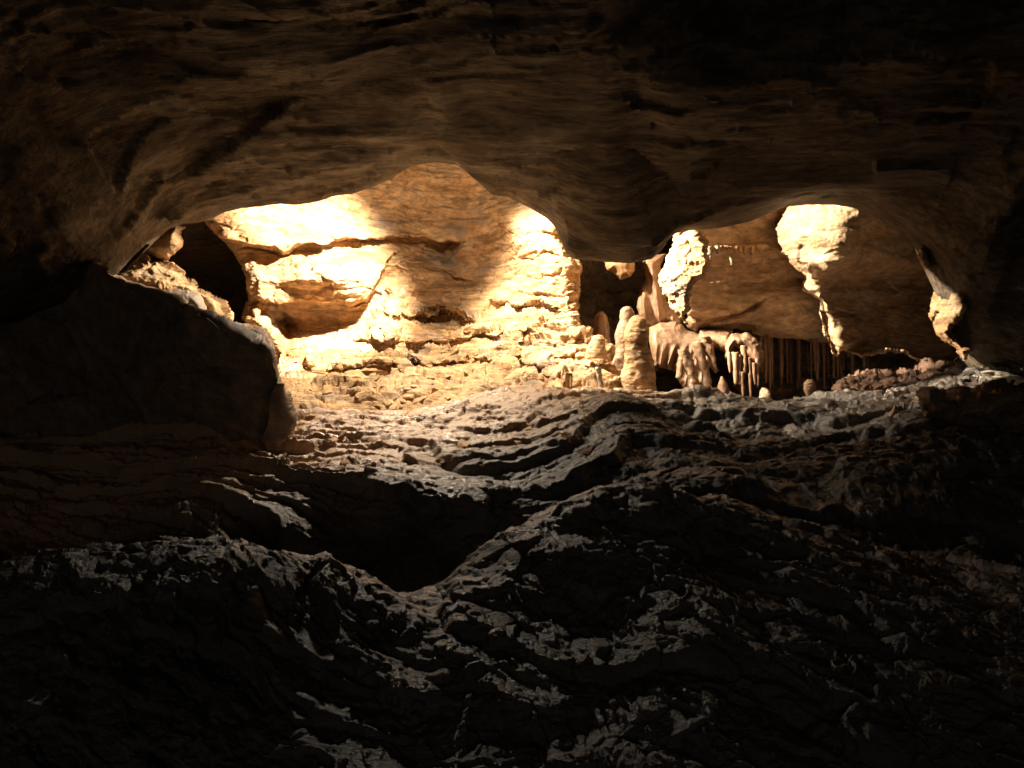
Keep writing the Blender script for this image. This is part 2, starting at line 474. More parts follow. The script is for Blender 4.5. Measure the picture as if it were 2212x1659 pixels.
for x, y, z in [(-0.75, 4.05, -1.75), (-1.3, 3.95, -1.5), (0.0, 4.2, -1.5), (-1.4, 4.1, -1.4), (-2.1, 3.9, -1.1), (0.5, 4.35, -1.05),
                (2.0, 4.35, -1.0), (2.9, 4.4, -1.0),
                (0.2, 1.6, -1.45), (-2, 1.6, -1.5), (2, 1.6, -1.4), (0, 0.8, -1.5), (-1.5, .8, -1.5), (1.5, .8, -1.5),
                (2.0, 8.0, -0.55), (3.2, 8.0, -0.55), (4.2, 8.0, -0.3), (1.2, 8.4, -0.35), (2.0, 9.5, -0.6), (4.0, 9.5, -0.5), (5, 7.2, .2), (0, 9.3, -0.4), (-2, 9.3, -0.4), (-.5, 4.45, -1.7), (.2, 4.5, -1.5), (-1.1, 4.3, -1.5), (-3.5, 8.5, 0.2), (-3.5, 10, 0.1)]:
    FL.append((x, y, z))
FL = np.array(FL)


def build_floor():
    cols = np.concatenate([np.linspace(-1500, -250, 60, endpoint=False), np.linspace(-250, 2480, 1050, endpoint=False), np.linspace(2480, 4000, 60)])
    inv = np.concatenate([np.linspace(1 / .8, 1 / 2.2, 40, endpoint=False), np.linspace(1 / 2.2, 1 / 4.6, 300, endpoint=False), np.linspace(1 / 4.6, 1 / 7.4, 330, endpoint=False), np.linspace(1 / 7.4, 1 / 12, 60)])
    d = 1 / inv
    D, PX = np.meshgrid(d, cols, indexing='ij')
    X = (PX - 1106) / F * D; Y = D
    gx = np.linspace(-9, 9, 181); gy = np.linspace(.5, 12.2, 160)
    GX, GY = np.meshgrid(gx, gy)
    G = rbf(FL[:, :2], FL[:, 2], np.stack([GX.ravel(), GY.ravel()], 1), 1e-3).reshape(GX.shape)
    G = np.clip(G, -2.2, 2.0)
    Z = bilerp(G, (X.ravel() + 9) / 0.1, (Y.ravel() - .5) / (11.7 / 159))
    co = np.stack([X.ravel(), Y.ravel(), Z], 1)
    nv, nu = D.shape
    n = grid_normals(co, nu, nv)
    n *= np.sign(n[:, 2:3] + 1e-9)
    w = co + 0.13 * np.stack([fbm(co * 1.8, 4, 1, .6), fbm(co * 1.8, 4, 2, .6), fbm(co * 1.8, 4, 3, .6)], 1)
    near = ss(5.0, 3.6, co[:, 1])
    # beds dip gently to the right in front, to the left further off
    sl = 0.45 * near - 0.2 * (1 - near)
    v = w[:, 1] + sl * w[:, 0]
    u0 = co[:, 0]; v0 = co[:, 1] + sl * co[:, 0]
    h = 0.10 * fbm(w * 0.9, 3, 51)
    h += 0.075 * plates(np.stack([w[:, 0] * 0.9, v * 1.5, 0 * v], 1), 61, 2, 0.9, 0.12, .3) * (0.35 + 0.65 * ss(-0.3, .4, vn(co * .7, 9)))
    q = w + 0.03 * np.stack([fbm(w * 7, 2, 4), fbm(w * 7, 2, 5), fbm(w * 7, 2, 6)], 1)
    vq = q[:, 1] + sl * q[:, 0]
    # layered ledges: the risers look towards the camera
    for k_, (per, am) in enumerate(((.52, .085), (.21, .035))):
        sv = (v0 + 0.10 * u0) / per + 1.1 * fbm(co * np.array([.7, 1.1, 0]) / (per + .25), 4, 300 + 9 * k_, .55)
        fr = sv - np.floor(sv)
        tooth = np.where(fr < .10, fr / .10, (1 - fr) / .90)
        h += am * (1 - .4 * near) * (tooth - .5) * ss(-.45, .25, vn(co * np.array([.8, .8, 0]) / (per + .3), 330 + k_))
    h += 0.036 * plates(np.stack([q[:, 0] * 2.6, vq * 3.8, 0 * vq], 1), 71, 2, 0.8, 0.12) * ss(-.5, .4, vn(co * 1.1, 29))
    h += 0.027 * plates(np.stack([q[:, 0] * 6.5, vq * 9.5, 0 * vq], 1), 81, 2, 0.9, 0.25) * (0.4 + 0.6 * ss(-.3, .5, vn(co * 1.6, 19)))
    h += 0.009 * ridged(np.stack([u0 * 3.2, v0 * 7, co[:, 2] * 4], 1), 4, 94, .6)
    h += 0.010 * plates(np.stack([q[:, 0] * 15, vq * 22, 0 * vq], 1), 91, 2, 0.9, 0.3)
    h += 0.012 * fbm(co * 12, 5, 95, .65)
    fade = ss(11.5, 9, co[:, 1])
    co = co + n * (h * (0.3 + 0.7 * fade))[:, None]
    o = mesh_from('cave_floor', co, grid_faces(nu, nv, flip=True), M_floor)
    tag(o, 'dark wet grey broken rock floor rising to a crest', kind='structure')
    return o


build_floor()


# ------------------------------------------------------------------ rock faces seen behind: relief sheets with real depth
def gridpx(x0, x1, y0, y1, s):
    cx = np.arange(x0, x1 + s, s); cy = np.arange(y0, y1 + s, s)
    PX, PY = np.meshgrid(cx, cy)
    return PX, PY


def interp_depth(ctrl, PX, PY, smooth=1e-3):
    c = np.array(ctrl, float)
    x0, x1, y0, y1 = PX.min(), PX.max(), PY.min(), PY.max()
    gx = np.linspace(x0, x1, 80); gy = np.linspace(y0, y1, 60)
    GX, GY = np.meshgrid(gx, gy)
    g = rbf(c[:, :2] / 300, c[:, 2], np.stack([GX.ravel(), GY.ravel()], 1) / 300, smooth).reshape(GX.shape)
    return bilerp(g, (PX.ravel() - x0) / (x1 - x0) * 79, (PY.ravel() - y0) / (y1 - y0) * 59).reshape(PX.shape)


def poly_sd(poly, X, Y):
    """signed distance (negative inside) and nearest point on the outline"""
    poly = np.asarray(poly, float)
    x = X.ravel(); y = Y.ravel()
    best = np.full(x.size, 1e9); nx = np.zeros(x.size); ny = np.zeros(x.size)
    inside = np.zeros(x.size, bool)
    for a, b in zip(poly, np.roll(poly, -1, 0)):
        ab = b - a
        u = np.clip(((x - a[0]) * ab[0] + (y - a[1]) * ab[1]) / max(ab @ ab, 1e-9), 0, 1)
        cx = a[0] + u * ab[0]; cy = a[1] + u * ab[1]
        dd = np.hypot(x - cx, y - cy)
        m = dd < best
        best = np.where(m, dd, best); nx = np.where(m, cx, nx); ny = np.where(m, cy, ny)
        c = ((a[1] > y) != (b[1] > y)) & (x < (b[0] - a[0]) * (y - a[1]) / ((b[1] - a[1]) if b[1] != a[1] else 1e-9) + a[0])
        inside ^= c
    return np.where(inside, -best, best).reshape(X.shape), nx.reshape(X.shape), ny.reshape(X.shape)


def rough_outline(poly, step, amp, seed):
    r = random.Random(seed)
    poly = [np.array(p, float) for p in poly]
    out = []
    for a, b in zip(poly, poly[1:] + poly[:1]):
        L = np.hypot(*(b - a)); n = max(1, int(L / step))
        nrm = np.array([-(b - a)[1], (b - a)[0]]) / max(L, 1e-6)
        for k in range(n):
            p = a + (b - a) * (k / n)
            out.append(p + nrm * r.uniform(-amp, amp) * (1 if k else .3))
    return np.array(out)


def slab(name, poly, depth, thick, round_px, mat, fn, step=2.0, jitter=(9, 2.0), seed=1, relief=None, parent=None):
    """a solid rock: outline + front depth field, rounded rim, closed back; fn = displacement along normals"""
    if jitter[1] > 0:
        poly = rough_outline(poly, jitter[0], jitter[1], seed)
    poly = np.asarray(poly, float)
    x0, y0 = poly.min(0) - 2 * step; x1, y1 = poly.max(0) + 2 * step
    PX, PY = gridpx(x0, x1, y0, y1, step)
    sd, nx, ny = poly_sd(poly, PX, PY)
    out = sd > 0
    QX = np.where(out, nx, PX); QY = np.where(out, ny, PY)
    d = interp_depth(depth, PX, PY) if not np.isscalar(depth) else np.full(PX.shape, float(depth))
    e = np.clip(-sd / round_px, 0, 1)
    prof = np.sqrt(np.clip(1 - (1 - e) ** 2, 0, 1))
    front = d + thick * (1 - prof)
    if relief is not None:
        front = front + relief(QX, QY) * prof
    back = d + thick + thick * 0.9 * prof
    nv, nu = PX.shape
    def pts(dd):
        return np.stack([((QX - 1106) / F * dd).ravel(), dd.ravel(), ((829.5 - QY) / F * dd).ravel()], 1)
    co = np.concatenate([pts(front), pts(back)])
    # keep cells with at least one vertex inside
    c = (~out)
    keep = c[:-1, :-1] | c[1:, :-1] | c[:-1, 1:] | c[1:, 1:]
    f1 = grid_faces(nu, nv, keep)
    f2 = grid_faces(nu, nv, keep, flip=True) + nu * nv
    # weld the rims: outer vertices of the back use the front's
    om = np.concatenate([np.arange(nu * nv), np.where(out.ravel(), np.arange(nu * nv), np.arange(nu * nv) + nu * nv)])
    f = np.concatenate([f1, f2]); f = om[f]
    used = np.zeros(len(co), bool); used[f.ravel()] = True
    idx = np.cumsum(used) - 1
    o = mesh_from(name, co[used], idx[f], mat, parent=parent)
    o.data.validate()
    displace(o, fn)
    return o


def rough_rock(a1=.05, s1=2.5, a2=.02, s2=9, a3=.006, s3=30, aniso=(1, 1, 2), seed=0, pl=0.0, ps=5):
    an = np.array(aniso, float)
    def fn(c):
        h = a1 * fbm(c * an * s1, 3, seed) + a2 * fbm(c * an * s2, 3, seed + 5) + a3 * ridged(c * an * s3, 2, seed + 9)
        if pl:
            w = c + 0.05 * np.stack([vn(c * 4, 1), vn(c * 4, 2), vn(c * 4, 3)], 1)
            h += pl * plates(w * an * ps, seed + 20, 3, .8, .2)
        return h
    return fn


# ---- the lit back wall of the chamber, with its ledges
def build_lit_wall():
    S = 1.6
    PX, PY = gridpx(430, 1420, 290, 905, S)
    ctrl = [(440, 300, 8.0), (440, 480, 8.1), (520, 480, 8.1), (640, 380, 8.5), (640, 480, 8.45), (800, 480, 9.1), (800, 380, 9.0), (520, 600, 8.0), (560, 670, 7.9),
            (650, 600, 8.0), (740, 590, 8.1), (850, 560, 8.8), (640, 700, 8.2), (600, 760, 7.9), (700, 740, 8.1),
            (880, 420, 9.4), (950, 380, 9.5), (950, 480, 9.7), (1000, 560, 9.6), (900, 640, 9.1), (1050, 420, 9.4), (1100, 480, 9.0), (1170, 520, 8.55), (1220, 580, 8.2), (1240, 680, 7.9),
            (1080, 600, 9.2), (1150, 640, 8.6), (950, 300, 9.4), (1200, 300, 9),
            (700, 800, 7.45), (850, 780, 7.7), (1000, 780, 7.8), (1150, 760, 7.8), (850, 700, 8.3), (1000, 700, 8.5), (1150, 700, 8.2), (1270, 760, 7.6), (1340, 800, 7.4), (1400, 830, 7.2),
            (600, 880, 6.3), (600, 830, 6.9), (800, 850, 6.85), (1000, 845, 7.0), (1200, 830, 7.1), (1320, 835, 7.05), (800, 905, 6.4), (1000, 905, 6.5), (1200, 905, 6.6), (1420, 905, 6.7)]
    d = interp_depth(ctrl, PX, PY)
    px = PX; py = PY
    wob = 7 * vn(np.stack([px.ravel() / 28, py.ravel() / 60, 0 * px.ravel()], 1), 3).reshape(px.shape) + 1.5 * vn(np.stack([px.ravel() / 11, py.ravel() / 30, 0 * px.ravel()], 1), 4).reshape(px.shape)
    def ledge(line, delta, soft, fade, x0, x1, xs=25):
        """the rock above juts out over what is below the line; it comes forward again over 'fade' px"""
        nonlocal d
        L = np.array(line, float)
        y = np.interp(px, L[:, 0], L[:, 1]) + wob
        t = py - y
        win = ss(x0 - xs, x0 + xs, px) * ss(x1 + xs, x1 - xs, px)
        d = d + delta * ss(0, soft, t) * (1 - ss(fade * .35, fade, t)) * win
    ledge([(440, 500), (520, 522), (600, 540), (660, 528), (760, 517), (850, 508), (1000, 520)], 0.42, 8, 75, 470, 985)
    ledge([(600, 655), (650, 648), (740, 648), (790, 645), (820, 600), (850, 545), (870, 540)], 0.40, 7, 110, 600, 855)
    ledge([(540, 640), (580, 650), (640, 690)], .2, 8, 60, 540, 640)
    ledge([(820, 672), (900, 678), (960, 676), (1010, 684)], 0.35, 6, 42, 840, 1010)
    ledge([(1060, 648), (1100, 655), (1150, 655), (1210, 668)], 0.22, 6, 30, 1070, 1200)
    ledge([(800, 585), (870, 560), (960, 575), (1000, 600)], 0.12, 8, 40, 850, 1020)
    ledge([(1080, 770), (1150, 778), (1240, 768)], 0.16, 5, 25, 1090, 1240)
    ledge([(740, 720), (820, 740), (930, 735), (1100, 720)], 0.12, 6, 40, 760, 1090)
    ledge([(640, 800), (800, 792), (950, 770), (1090, 770)], 0.14, 6, 35, 650, 1080)
    # a sharp forward nose on the lower bright slab
    t = np.hypot((px - 715) / 140, (py - 590) / 55)
    d = d - 0.18 * np.clip(1 - t ** 2, 0, 1)
    # niche at the foot of the slab's right end
    t = np.hypot((px - 855) / 38, (py - 595) / 22)
    d = d + 0.25 * np.clip(1 - t ** 2, 0, 1)
    # boundaries: the wall turns away at its left and right ends
    LB = np.array([(430, 290), (446, 478), (470, 510), (498, 535), (522, 570), (532, 600), (540, 635), (532, 660), (524, 690), (560, 720), (600, 760), (600, 905)], float)
    RB = np.array([(1420, 290), (1300, 440), (1212, 500), (1214, 520), (1240, 545), (1252, 575), (1250, 610), (1247, 650), (1250, 690), (1262, 715), (1300, 735), (1322, 760), (1338, 800), (1345, 840), (1420, 860), (1430, 905)], float)
    wob2 = (7 * fbm(np.stack([PY.ravel() / 26, 0 * PY.ravel(), 0 * PY.ravel()], 1), 4, 77, .65)).reshape(px.shape)
    lx = np.interp(PY, LB[:, 1], LB[:, 0]) + 0.4 * wob + 1.3 * wob2
    rx = np.interp(PY, RB[:, 1], RB[:, 0]) + 0.6 * wob - 1.2 * wob2[::-1]
    tl = lx - px; tr = px - rx
    nearfloor = ss(840, 700, py)
    d = d + nearfloor * 1.6 * np.sqrt(np.clip(tl / 26, 0, 1)) + nearfloor * 1.4 * np.sqrt(np.clip(tr / 26, 0, 1))
    # rounded shoulders towards the ends
    d = d + nearfloor * (0.25 * np.clip(1 + tl / 30, 0, 1) ** 2 + 0.3 * np.clip(1 + tr / 35, 0, 1) ** 2)
    keepv = (tl < 24) & ((tr < 24))
    QX = np.where(tl > 0, lx - tl * 0.05, np.where(tr > 0, rx + tr * 0.05, px))
    co = np.stack([((QX - 1106) / F * d).ravel(), d.ravel(), ((829.5 - PY) / F * d).ravel()], 1)
    nv, nu = PX.shape
    g = co.reshape(nv, nu, 3).copy()
    for _ in range(14):                       # smoothed copy, for steady normals
        g[1:-1] = (g[:-2] + 2 * g[1:-1] + g[2:]) / 4
        g[:, 1:-1] = (g[:, :-2] + 2 * g[:, 1:-1] + g[:, 2:]) / 4
    n = grid_normals(g.reshape(-1, 3), nu, nv)
    n *= -np.sign((n * co).sum(1))[:, None]
    facing = np.abs((n * co).sum(1)) / np.linalg.norm(co, axis=1)
    w = co + 0.12 * np.stack([fbm(co * 1.6, 2, 1), fbm(co * 1.6, 2, 2), fbm(co * 1.6, 2, 3)], 1)
    rub = (ss(600, 690, py) * ss(1500, 600, px * 0 + 600)).ravel()
    rub = np.clip(ss(610, 700, py).ravel() + ss(1160, 1215, px).ravel() * ss(430, 500, py).ravel() * .35, 0, 1)
    slabface = (1 - ss(60, 10, np.abs(py - 690))).ravel()
    smooth_face = ss(1100, 1010, np.hypot(px - 690, (py - 710) * 2.2) * 8).ravel()
    h = 0.07 * fbm(w * np.array([1, 1, 2]) * 1.5, 3, 101)
    h += (0.03 + 0.06 * rub) * plates(w * np.array([1.6, 2.6, 5]), 111, 3, .8, .4)
    h += (0.010 + 0.045 * rub) * plates(w * np.array([3.4, 7, 13]), 121, 3, .9, .45)
    h += (0.004 + 0.018 * rub) * plates(w * np.array([8, 15, 30]), 131, 3, .9, .3)
    h += 0.012 * ridged(w * np.array([4, 4, 16]), 3, 141) + 0.006 * fbm(co * 30, 2, 151)
    h *= (0.35 + 0.65 * (1 - smooth_face)) * (0.12 + .88 * ss(.02, .30, facing))
    h *= 1 - .8 * ss(845, 890, py).ravel()
    co = co + n * h[:, None]
    co[:, 2] -= .16 * ss(872, 905, py).ravel()
    k = keepv[:-1, :-1] & keepv[1:, 1:] & keepv[1:, :-1] & keepv[:-1, 1:]
    o = mesh_from('chamber_wall', co, grid_faces(nu, nv, k), M_ochre)
    tag(o, 'brightly lit ochre rock wall with ledges and rubble at its foot', kind='structure')
    return o


build_lit_wall()

# ---- outermost closure of the chamber, unlit and far
def build_far_wall():
    xs = np.linspace(-9, 9, 260); zs = np.linspace(-1.5, 4.2, 110)
    X, Z = np.meshgrid(xs, zs)
    Y = 12.2 - 0.05 * X ** 2 - 0.35 * np.abs(X) * ss(4, 8, np.abs(X))
    co = np.stack([X.ravel(), Y.ravel(), Z.ravel()], 1)
    h = 0.35 * fbm(co * np.array([.7, .7, .9]), 4, 201) + 0.06 * ridged(co * np.array([2, 2, 5]), 3, 211)
    co[:, 1] += h
    o = mesh_from('far_wall', co, grid_faces(260, 110), M_ceil)
    tag(o, 'dim rock wall closing the far end of the cave', kind='structure')


build_far_wall()

def side_wall(name, sx):
    ys = np.linspace(-3, 13, 200); zs = np.linspace(-2.4, 4.2, 90)
    Y, Z = np.meshgrid(ys, zs)
    X = sx * (6.6 - 0.15 * (Z - 1) ** 2 * 0.3 + 0 * Y)
    co = np.stack([X.ravel(), Y.ravel(), Z.ravel()], 1)
    co[:, 0] += 0.4 * fbm(co * .8, 4, 221) + .05 * ridged(co * np.array([2, 2, 5]), 3, 231)
    o = mesh_from(name, co, grid_faces(200, 90), M_ceil)
    tag(o, 'dark rock wall at the side of the cave', kind='structure')


side_wall('left_wall', -1)
side_wall('right_wall', 1)

# ---- left boulder, a dark mass against the light
BOULDER = [(-420, 480), (-150, 500), (60, 520), (150, 545), (215, 572), (250, 590), (290, 604), (330, 622), (375, 644), (410, 668), (450, 690), (480, 702), (510, 720), (548, 738), (585, 752), (598, 770),
           (606, 800), (612, 830), (610, 865), (622, 905), (618, 945), (600, 968), (560, 978), (500, 982), (440, 990), (380, 1000), (250, 1010), (0, 1030), (-420, 1080)]
boulder = b = slab('boulder', BOULDER, [(-420, 500, 5.45), (-420, 1080, 5.55), (0, 560, 5.35), (0, 1000, 5.65), (200, 600, 5.20), (200, 800, 5.35), (200, 1000, 5.60), (400, 700, 5.10), (400, 850, 5.25), (400, 990, 5.50),
                              (560, 760, 5.15), (560, 860, 5.20), (560, 960, 5.40), (620, 870, 5.25), (480, 900, 5.30)],
         0.22, 10, M_boulder, rough_rock(.05, 1.4, .010, 7, .004, 24, (1, 1, 1), 301, .08, 1.6), 2.0, (14, 2.5), 5)
tag(b, 'huge dark brown boulder on the left with a pale vein along its top edge', 'boulder')

# ------------------------------------------------------------------ rocks around the two openings
def zc(x0, y0, k):
    return lambda pts: [((x0 + x * k) * .8848, (y0 + y * k) * .8848) for x, y in pts]


Z1 = zc(250, 380, .31646); Z2 = zc(800, 380, .31646); Z3 = zc(1350, 480, .31646); Z4 = zc(1800, 480, .31646); Z7 = zc(1400, 600, .22906); R1 = zc(1500, 900, .4521)

# left: rocks between the boulder and the black hole
o = slab('rock_ridge', Z1([(340, 730), (180, 880), (120, 960), (250, 1000), (380, 1060), (420, 1090), (520, 1080), (640, 1070), (750, 1100), (800, 1180), (880, 1330), (960, 1360), (995, 1290), (1000, 1200), (930, 1130), (860, 1100), (790, 1060), (720, 1020), (700, 980), (650, 960), (620, 900), (560, 850), (500, 810), (420, 770)]),
         [(300, 560, 6.2), (400, 600, 6.35), (350, 640, 6.1), (480, 660, 6.5), (460, 700, 6.2), (500, 690, 6.6)], 0.35, 26, M_ochre, rough_rock(.03, 3, .02, 10, .008, 26, (1, 1, 1), 311, .03, 5), 1.6, (6, 2), 7)
tag(o, 'narrow ochre rock ridge with a sunlit-looking crest between the boulder and the black hole', 'rock')
o['label'] = 'narrow ochre rock ridge with a bright crest between boulder and black hole'
o = slab('hanging_rock', Z1([(500, 430), (520, 490), (535, 540), (480, 590), (400, 640), (345, 690), (330, 730), (410, 775), (490, 805), (560, 760), (610, 700), (612, 660), (590, 610), (600, 570), (640, 548), (590, 545), (570, 470)]),
         6.35, 0.22, 26, M_ochre, rough_rock(.03, 3, .012, 10, .004, 26, (1, 1, 1), 312), 1.6, (6, 1.5), 8)
tag(o, 'small orange rock tongue hanging under the ceiling left of the black hole', 'rock')
o = slab('round_rock', Z1([(860, 1300), (960, 1287), (1100, 1288), (1200, 1295), (1280, 1330), (1330, 1420), (1350, 1530), (1320, 1600), (1200, 1600), (1000, 1500), (860, 1400)]),
         6.0, 0.3, 26, M_boulder, rough_rock(.03, 3, .02, 10, .008, 26, (1, 1, 1), 313), 1.6, (6, 1.5), 9)
tag(o, 'rounded dark rock knob perched behind the right end of the boulder', 'rock')
o = slab('rock_hump', Z1([(380, 1080), (430, 1035), (560, 1025), (660, 1030), (760, 1070), (810, 1160), (850, 1260), (830, 1330), (600, 1250), (400, 1150)]),
         5.95, 0.25, 22, M_boulder, rough_rock(.03, 3, .012, 10, .004, 26, (1, 1, 1), 314), 1.6, (6, 1.5), 10)
tag(o, 'smooth dark rock hump just above the pale vein of the boulder', 'rock')

# right: inner rock panels hanging behind the arch
def c2_step(X, Y, _, line, fade):
    L = np.array(line, float)
    y = np.interp(X, L[:, 0], L[:, 1]) + 5 * vn(np.stack([X.ravel() / 25, Y.ravel() / 80, 0 * X.ravel()], 1), 7).reshape(X.shape)
    t = Y - y
    return ss(0, 5, t) * (1 - ss(fade * .3, fade, t)) * ss(L[0, 0] - 5, L[0, 0] + 30, X) * ss(L[-1, 0] + 5, L[-1, 0] - 30, X)
def c1_depth(X, Y):
    return 0.12 * c2_step(X, Y, 0, [(1445, 682), (1530, 680), (1600, 668), (1660, 640)], 25) + .10 * c2_step(X, Y, 0, [(1560, 610), (1640, 612), (1720, 590), (1760, 600)], 30) \
        + .08 * c2_step(X, Y, 0, [(1470, 560), (1560, 575), (1700, 560)], 40) + .22 * ss(1630, 1655, X + .2 * (Y - 650)) * ss(600, 650, Y) * -.3
c1 = slab('overhanging_rock', [(1440, 470), (1450, 400), (1900, 380), (1900, 640), (1850, 735), (1770, 742)] + Z3([(1540, 1060), (1530, 1030), (1400, 1020), (1300, 1030), (1130, 1015), (1110, 1050), (1050, 1020), (1020, 960), (1000, 800), (1000, 500)]),
          [(1440, 450, 7.4), (1460, 700, 8.2), (1600, 500, 7.75), (1600, 700, 8.4), (1700, 700, 8.5), (1850, 500, 8.3), (1850, 720, 8.9), (1640, 600, 8.1)], 0.5, 16, M_panel,
          rough_rock(.05, 1.6, .012, 8, .004, 26, (1, 1, 3), 321, .02, 2.5), 2.0, (9, 2), 12, relief=c1_depth)
tag(c1, 'smooth brown rock panel with a row of tiny stalactites across it', 'rock')

LE = np.array(Z4([(430, 0), (400, 60), (345, 130), (275, 245), (285, 330), (340, 450), (420, 540), (500, 590), (515, 640), (500, 720), (560, 760), (630, 810), (650, 920), (670, 1040), (720, 1150), (730, 1200), (770, 1225)]))
BD = np.array([(1990, 380), (1862, 455), (1850, 480), (1838, 520), (1836, 550), (1800, 578), (1775, 600), (1772, 622), (1775, 645), (1795, 680), (1812, 700), (1815, 730), (1822, 770), (1830, 800)], float)
def c2_depth(X, Y):
    le = np.interp(Y, LE[:, 1], LE[:, 0]); bd = np.interp(Y, BD[:, 1], BD[:, 0])
    bd = bd + 5 * vn(np.stack([X.ravel() / 30, Y.ravel() / 14, 0 * X.ravel()], 1), 5).reshape(X.shape)
    t = np.clip((X - le) / np.maximum(bd - le, 4), 0, 1)
    amp = 0.5 * ss(620, 560, Y) + 0.25
    return -amp * np.sin(t * 1.571) + 0.16 * ss(0, 60, X - bd) + 0.0022 * np.clip(X - bd, 0, 400) + 0.8 * ss(430, 800, Y) - .3 \
        + 0.14 * c2_step(X, Y, 1990, [(1750, 672), (1900, 668), (2020, 695), (2080, 720)], 60) + 0.07 * c2_step(X, Y, 1990, [(1800, 740), (1900, 738), (2000, 735), (2080, 745)], 30) + .05 * c2_step(X, Y, 0, [(1600, 520), (1850, 600), (2000, 590)], 40)
c2 = slab('overhanging_rock', [tuple(p) for p in LE] + Z4([(810, 1190), (880, 1200), (960, 1225), (1100, 1190), (1200, 1180), (1300, 1200), (1400, 1260), (1500, 1290), (1700, 1290), (1800, 1100), (1800, 0)]),
          7.65, 0.3, 10, M_panel, rough_rock(.05, 1.5, .014, 8, .005, 26, (1, 1, 2.4), 331, .025, 2.5), 1.8, (7, 2), 13, relief=c2_depth)
tag(c2, 'tall rounded rock panel with a bright face at upper left, under the right arch', 'rock')

# the bright blade of rock
o = slab('jagged_rock', Z3([(1100, 200), (1060, 262), (985, 310), (900, 400), (870, 500), (815, 600), (850, 690), (880, 820), (940, 890), (980, 950), (1040, 1012), (1052, 985), (1020, 930), (1060, 870), (1060, 760), (1100, 655), (1185, 640), (1190, 560), (1225, 525), (1200, 430), (1190, 350), (1130, 285)]),
         [(1425, 500, 7.15), (1425, 700, 7.2), (1530, 500, 6.8), (1530, 700, 6.85), (1470, 600, 6.9)], 0.2, 14, M_ochre, rough_rock(.03, 3, .02, 9, .008, 26, (1, 1, 1.5), 341, .02, 6), 1.3, (5, 2), 14)
tag(o, 'jagged blade of rock hanging white in the light, tapering to a point', 'rock')

# flakes on the edge of the right wall
o = slab('rock_flake', Z4([(1580, 595), (1563, 630), (1545, 690), (1510, 790), (1478, 870), (1500, 950), (1550, 900), (1520, 980), (1550, 1070), (1600, 1120), (1700, 1180), (1760, 1250), (1800, 1190), (1680, 1110), (1640, 1050), (1660, 990), (1730, 920), (1770, 830), (1740, 760), (1712, 720), (1690, 650), (1620, 600)]),
         [(2020, 600, 6.35), (2090, 600, 6.0), (2020, 780, 6.3), (2090, 700, 5.95), (2100, 780, 5.95)], 0.14, 12, M_ochre, rough_rock(.03, 3, .02, 12, .006, 30, (1, 1, 1), 351, .02, 7), 1.3, (5, 1.5), 15)
tag(o, 'tall pinkish rock flake standing on the rim of the right wall', 'rock')
o = slab('rock_flake', Z4([(1410, 405), (1393, 470), (1420, 520), (1455, 577), (1478, 510), (1455, 450), (1450, 415)]), 6.15, 0.08, 8, M_ochre, rough_rock(.02, 5, .01, 16, .004, 30, (1, 1, 1), 352), 1.2, (5, 1.5), 16)
tag(o, 'small pale rock flake under the right shoulder of the arch', 'rock')

# recess right of the lit wall
o = slab('rock_lobe', Z3([(400, 440), (420, 560), (480, 600), (520, 640), (600, 630), (630, 580), (620, 500), (620, 440)]), 8.4, 0.2, 20, M_ochre, rough_rock(.04, 3, .012, 10, .004, 26, (1, 1, 1), 361), 1.6, (6, 1.5), 17)
tag(o, 'tan rock lobe hanging in the dark recess beside the flowstone column', 'rock')
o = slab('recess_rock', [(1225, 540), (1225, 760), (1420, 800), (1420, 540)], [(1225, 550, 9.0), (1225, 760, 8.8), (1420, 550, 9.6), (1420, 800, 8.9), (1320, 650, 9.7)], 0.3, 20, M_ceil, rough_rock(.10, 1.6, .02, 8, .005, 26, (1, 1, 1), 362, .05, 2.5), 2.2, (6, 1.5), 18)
tag(o, 'dark brown rock at the back of the recess behind the stalagmites', 'rock')


# ---- flowstone
def flutes(k=.055, a=.08):
    def r(X, Y):
        w = X + 10 * vn(np.stack([X.ravel() / 70, Y.ravel() / 90, 0 * X.ravel()], 1), 6).reshape(X.shape) + 0.25 * (Y - 760)
        return a * np.abs(np.sin(w * k * 2.2)) ** 0.7 * ss(735, 790, Y) + 0.03 * np.sin(w * .31) * ss(735, 780, Y)
    return r


o = slab('flowstone_column', Z3([(700, 460), (690, 520), (700, 560), (715, 640), (665, 710), (645, 800), (640, 860), (660, 920), (740, 990), (820, 1010), (1010, 1010), (1000, 950), (940, 890), (885, 820), (870, 740), (850, 700), (835, 640), (835, 540), (880, 430)]),
         [(1390, 550, 8.5), (1400, 760, 8.35), (1460, 760, 8.35), (1440, 550, 8.5)], 0.35, 26, M_flow, rough_rock(.03, 3, .008, 12, .002, 30, (1, 1, .6), 371), 1.4, (6, 1), 19,
         relief=lambda X, Y: 0.09 * np.abs(np.sin((X - 1385 - 0.10 * (Y - 600)) * .105)) * ss(590, 640, Y))
tag(o, 'beige flowstone column of smooth vertical folds behind the blade of rock', 'flowstone')
fm = slab('flowstone_mound', Z3([(730, 1010), (820, 960), (960, 950), (1050, 1030), (1120, 1055), (1130, 1022), (1380, 1030), (1390, 1090), (1440, 1150), (1485, 1190), (1490, 1270), (1440, 1250), (1380, 1270), (1330, 1200), (1250, 1160), (1240, 1260), (1280, 1345), (1250, 1360), (1210, 1310), (1180, 1450), (1000, 1480), (930, 1350), (780, 1310), (740, 1150)]),
          [(1400, 740, 8.15), (1400, 830, 8.0), (1480, 850, 7.9), (1500, 760, 8.1), (1600, 720, 8.2), (1600, 860, 7.8), (1560, 800, 7.95)], 0.3, 18, M_flow, rough_rock(.03, 2.5, .01, 10, .003, 26, (1, 1, .6), 372), 1.4, (6, 1.2), 20,
          relief=flutes())
tag(fm, 'broad beige flowstone mound with fluted draperies below the brown panel', 'flowstone')


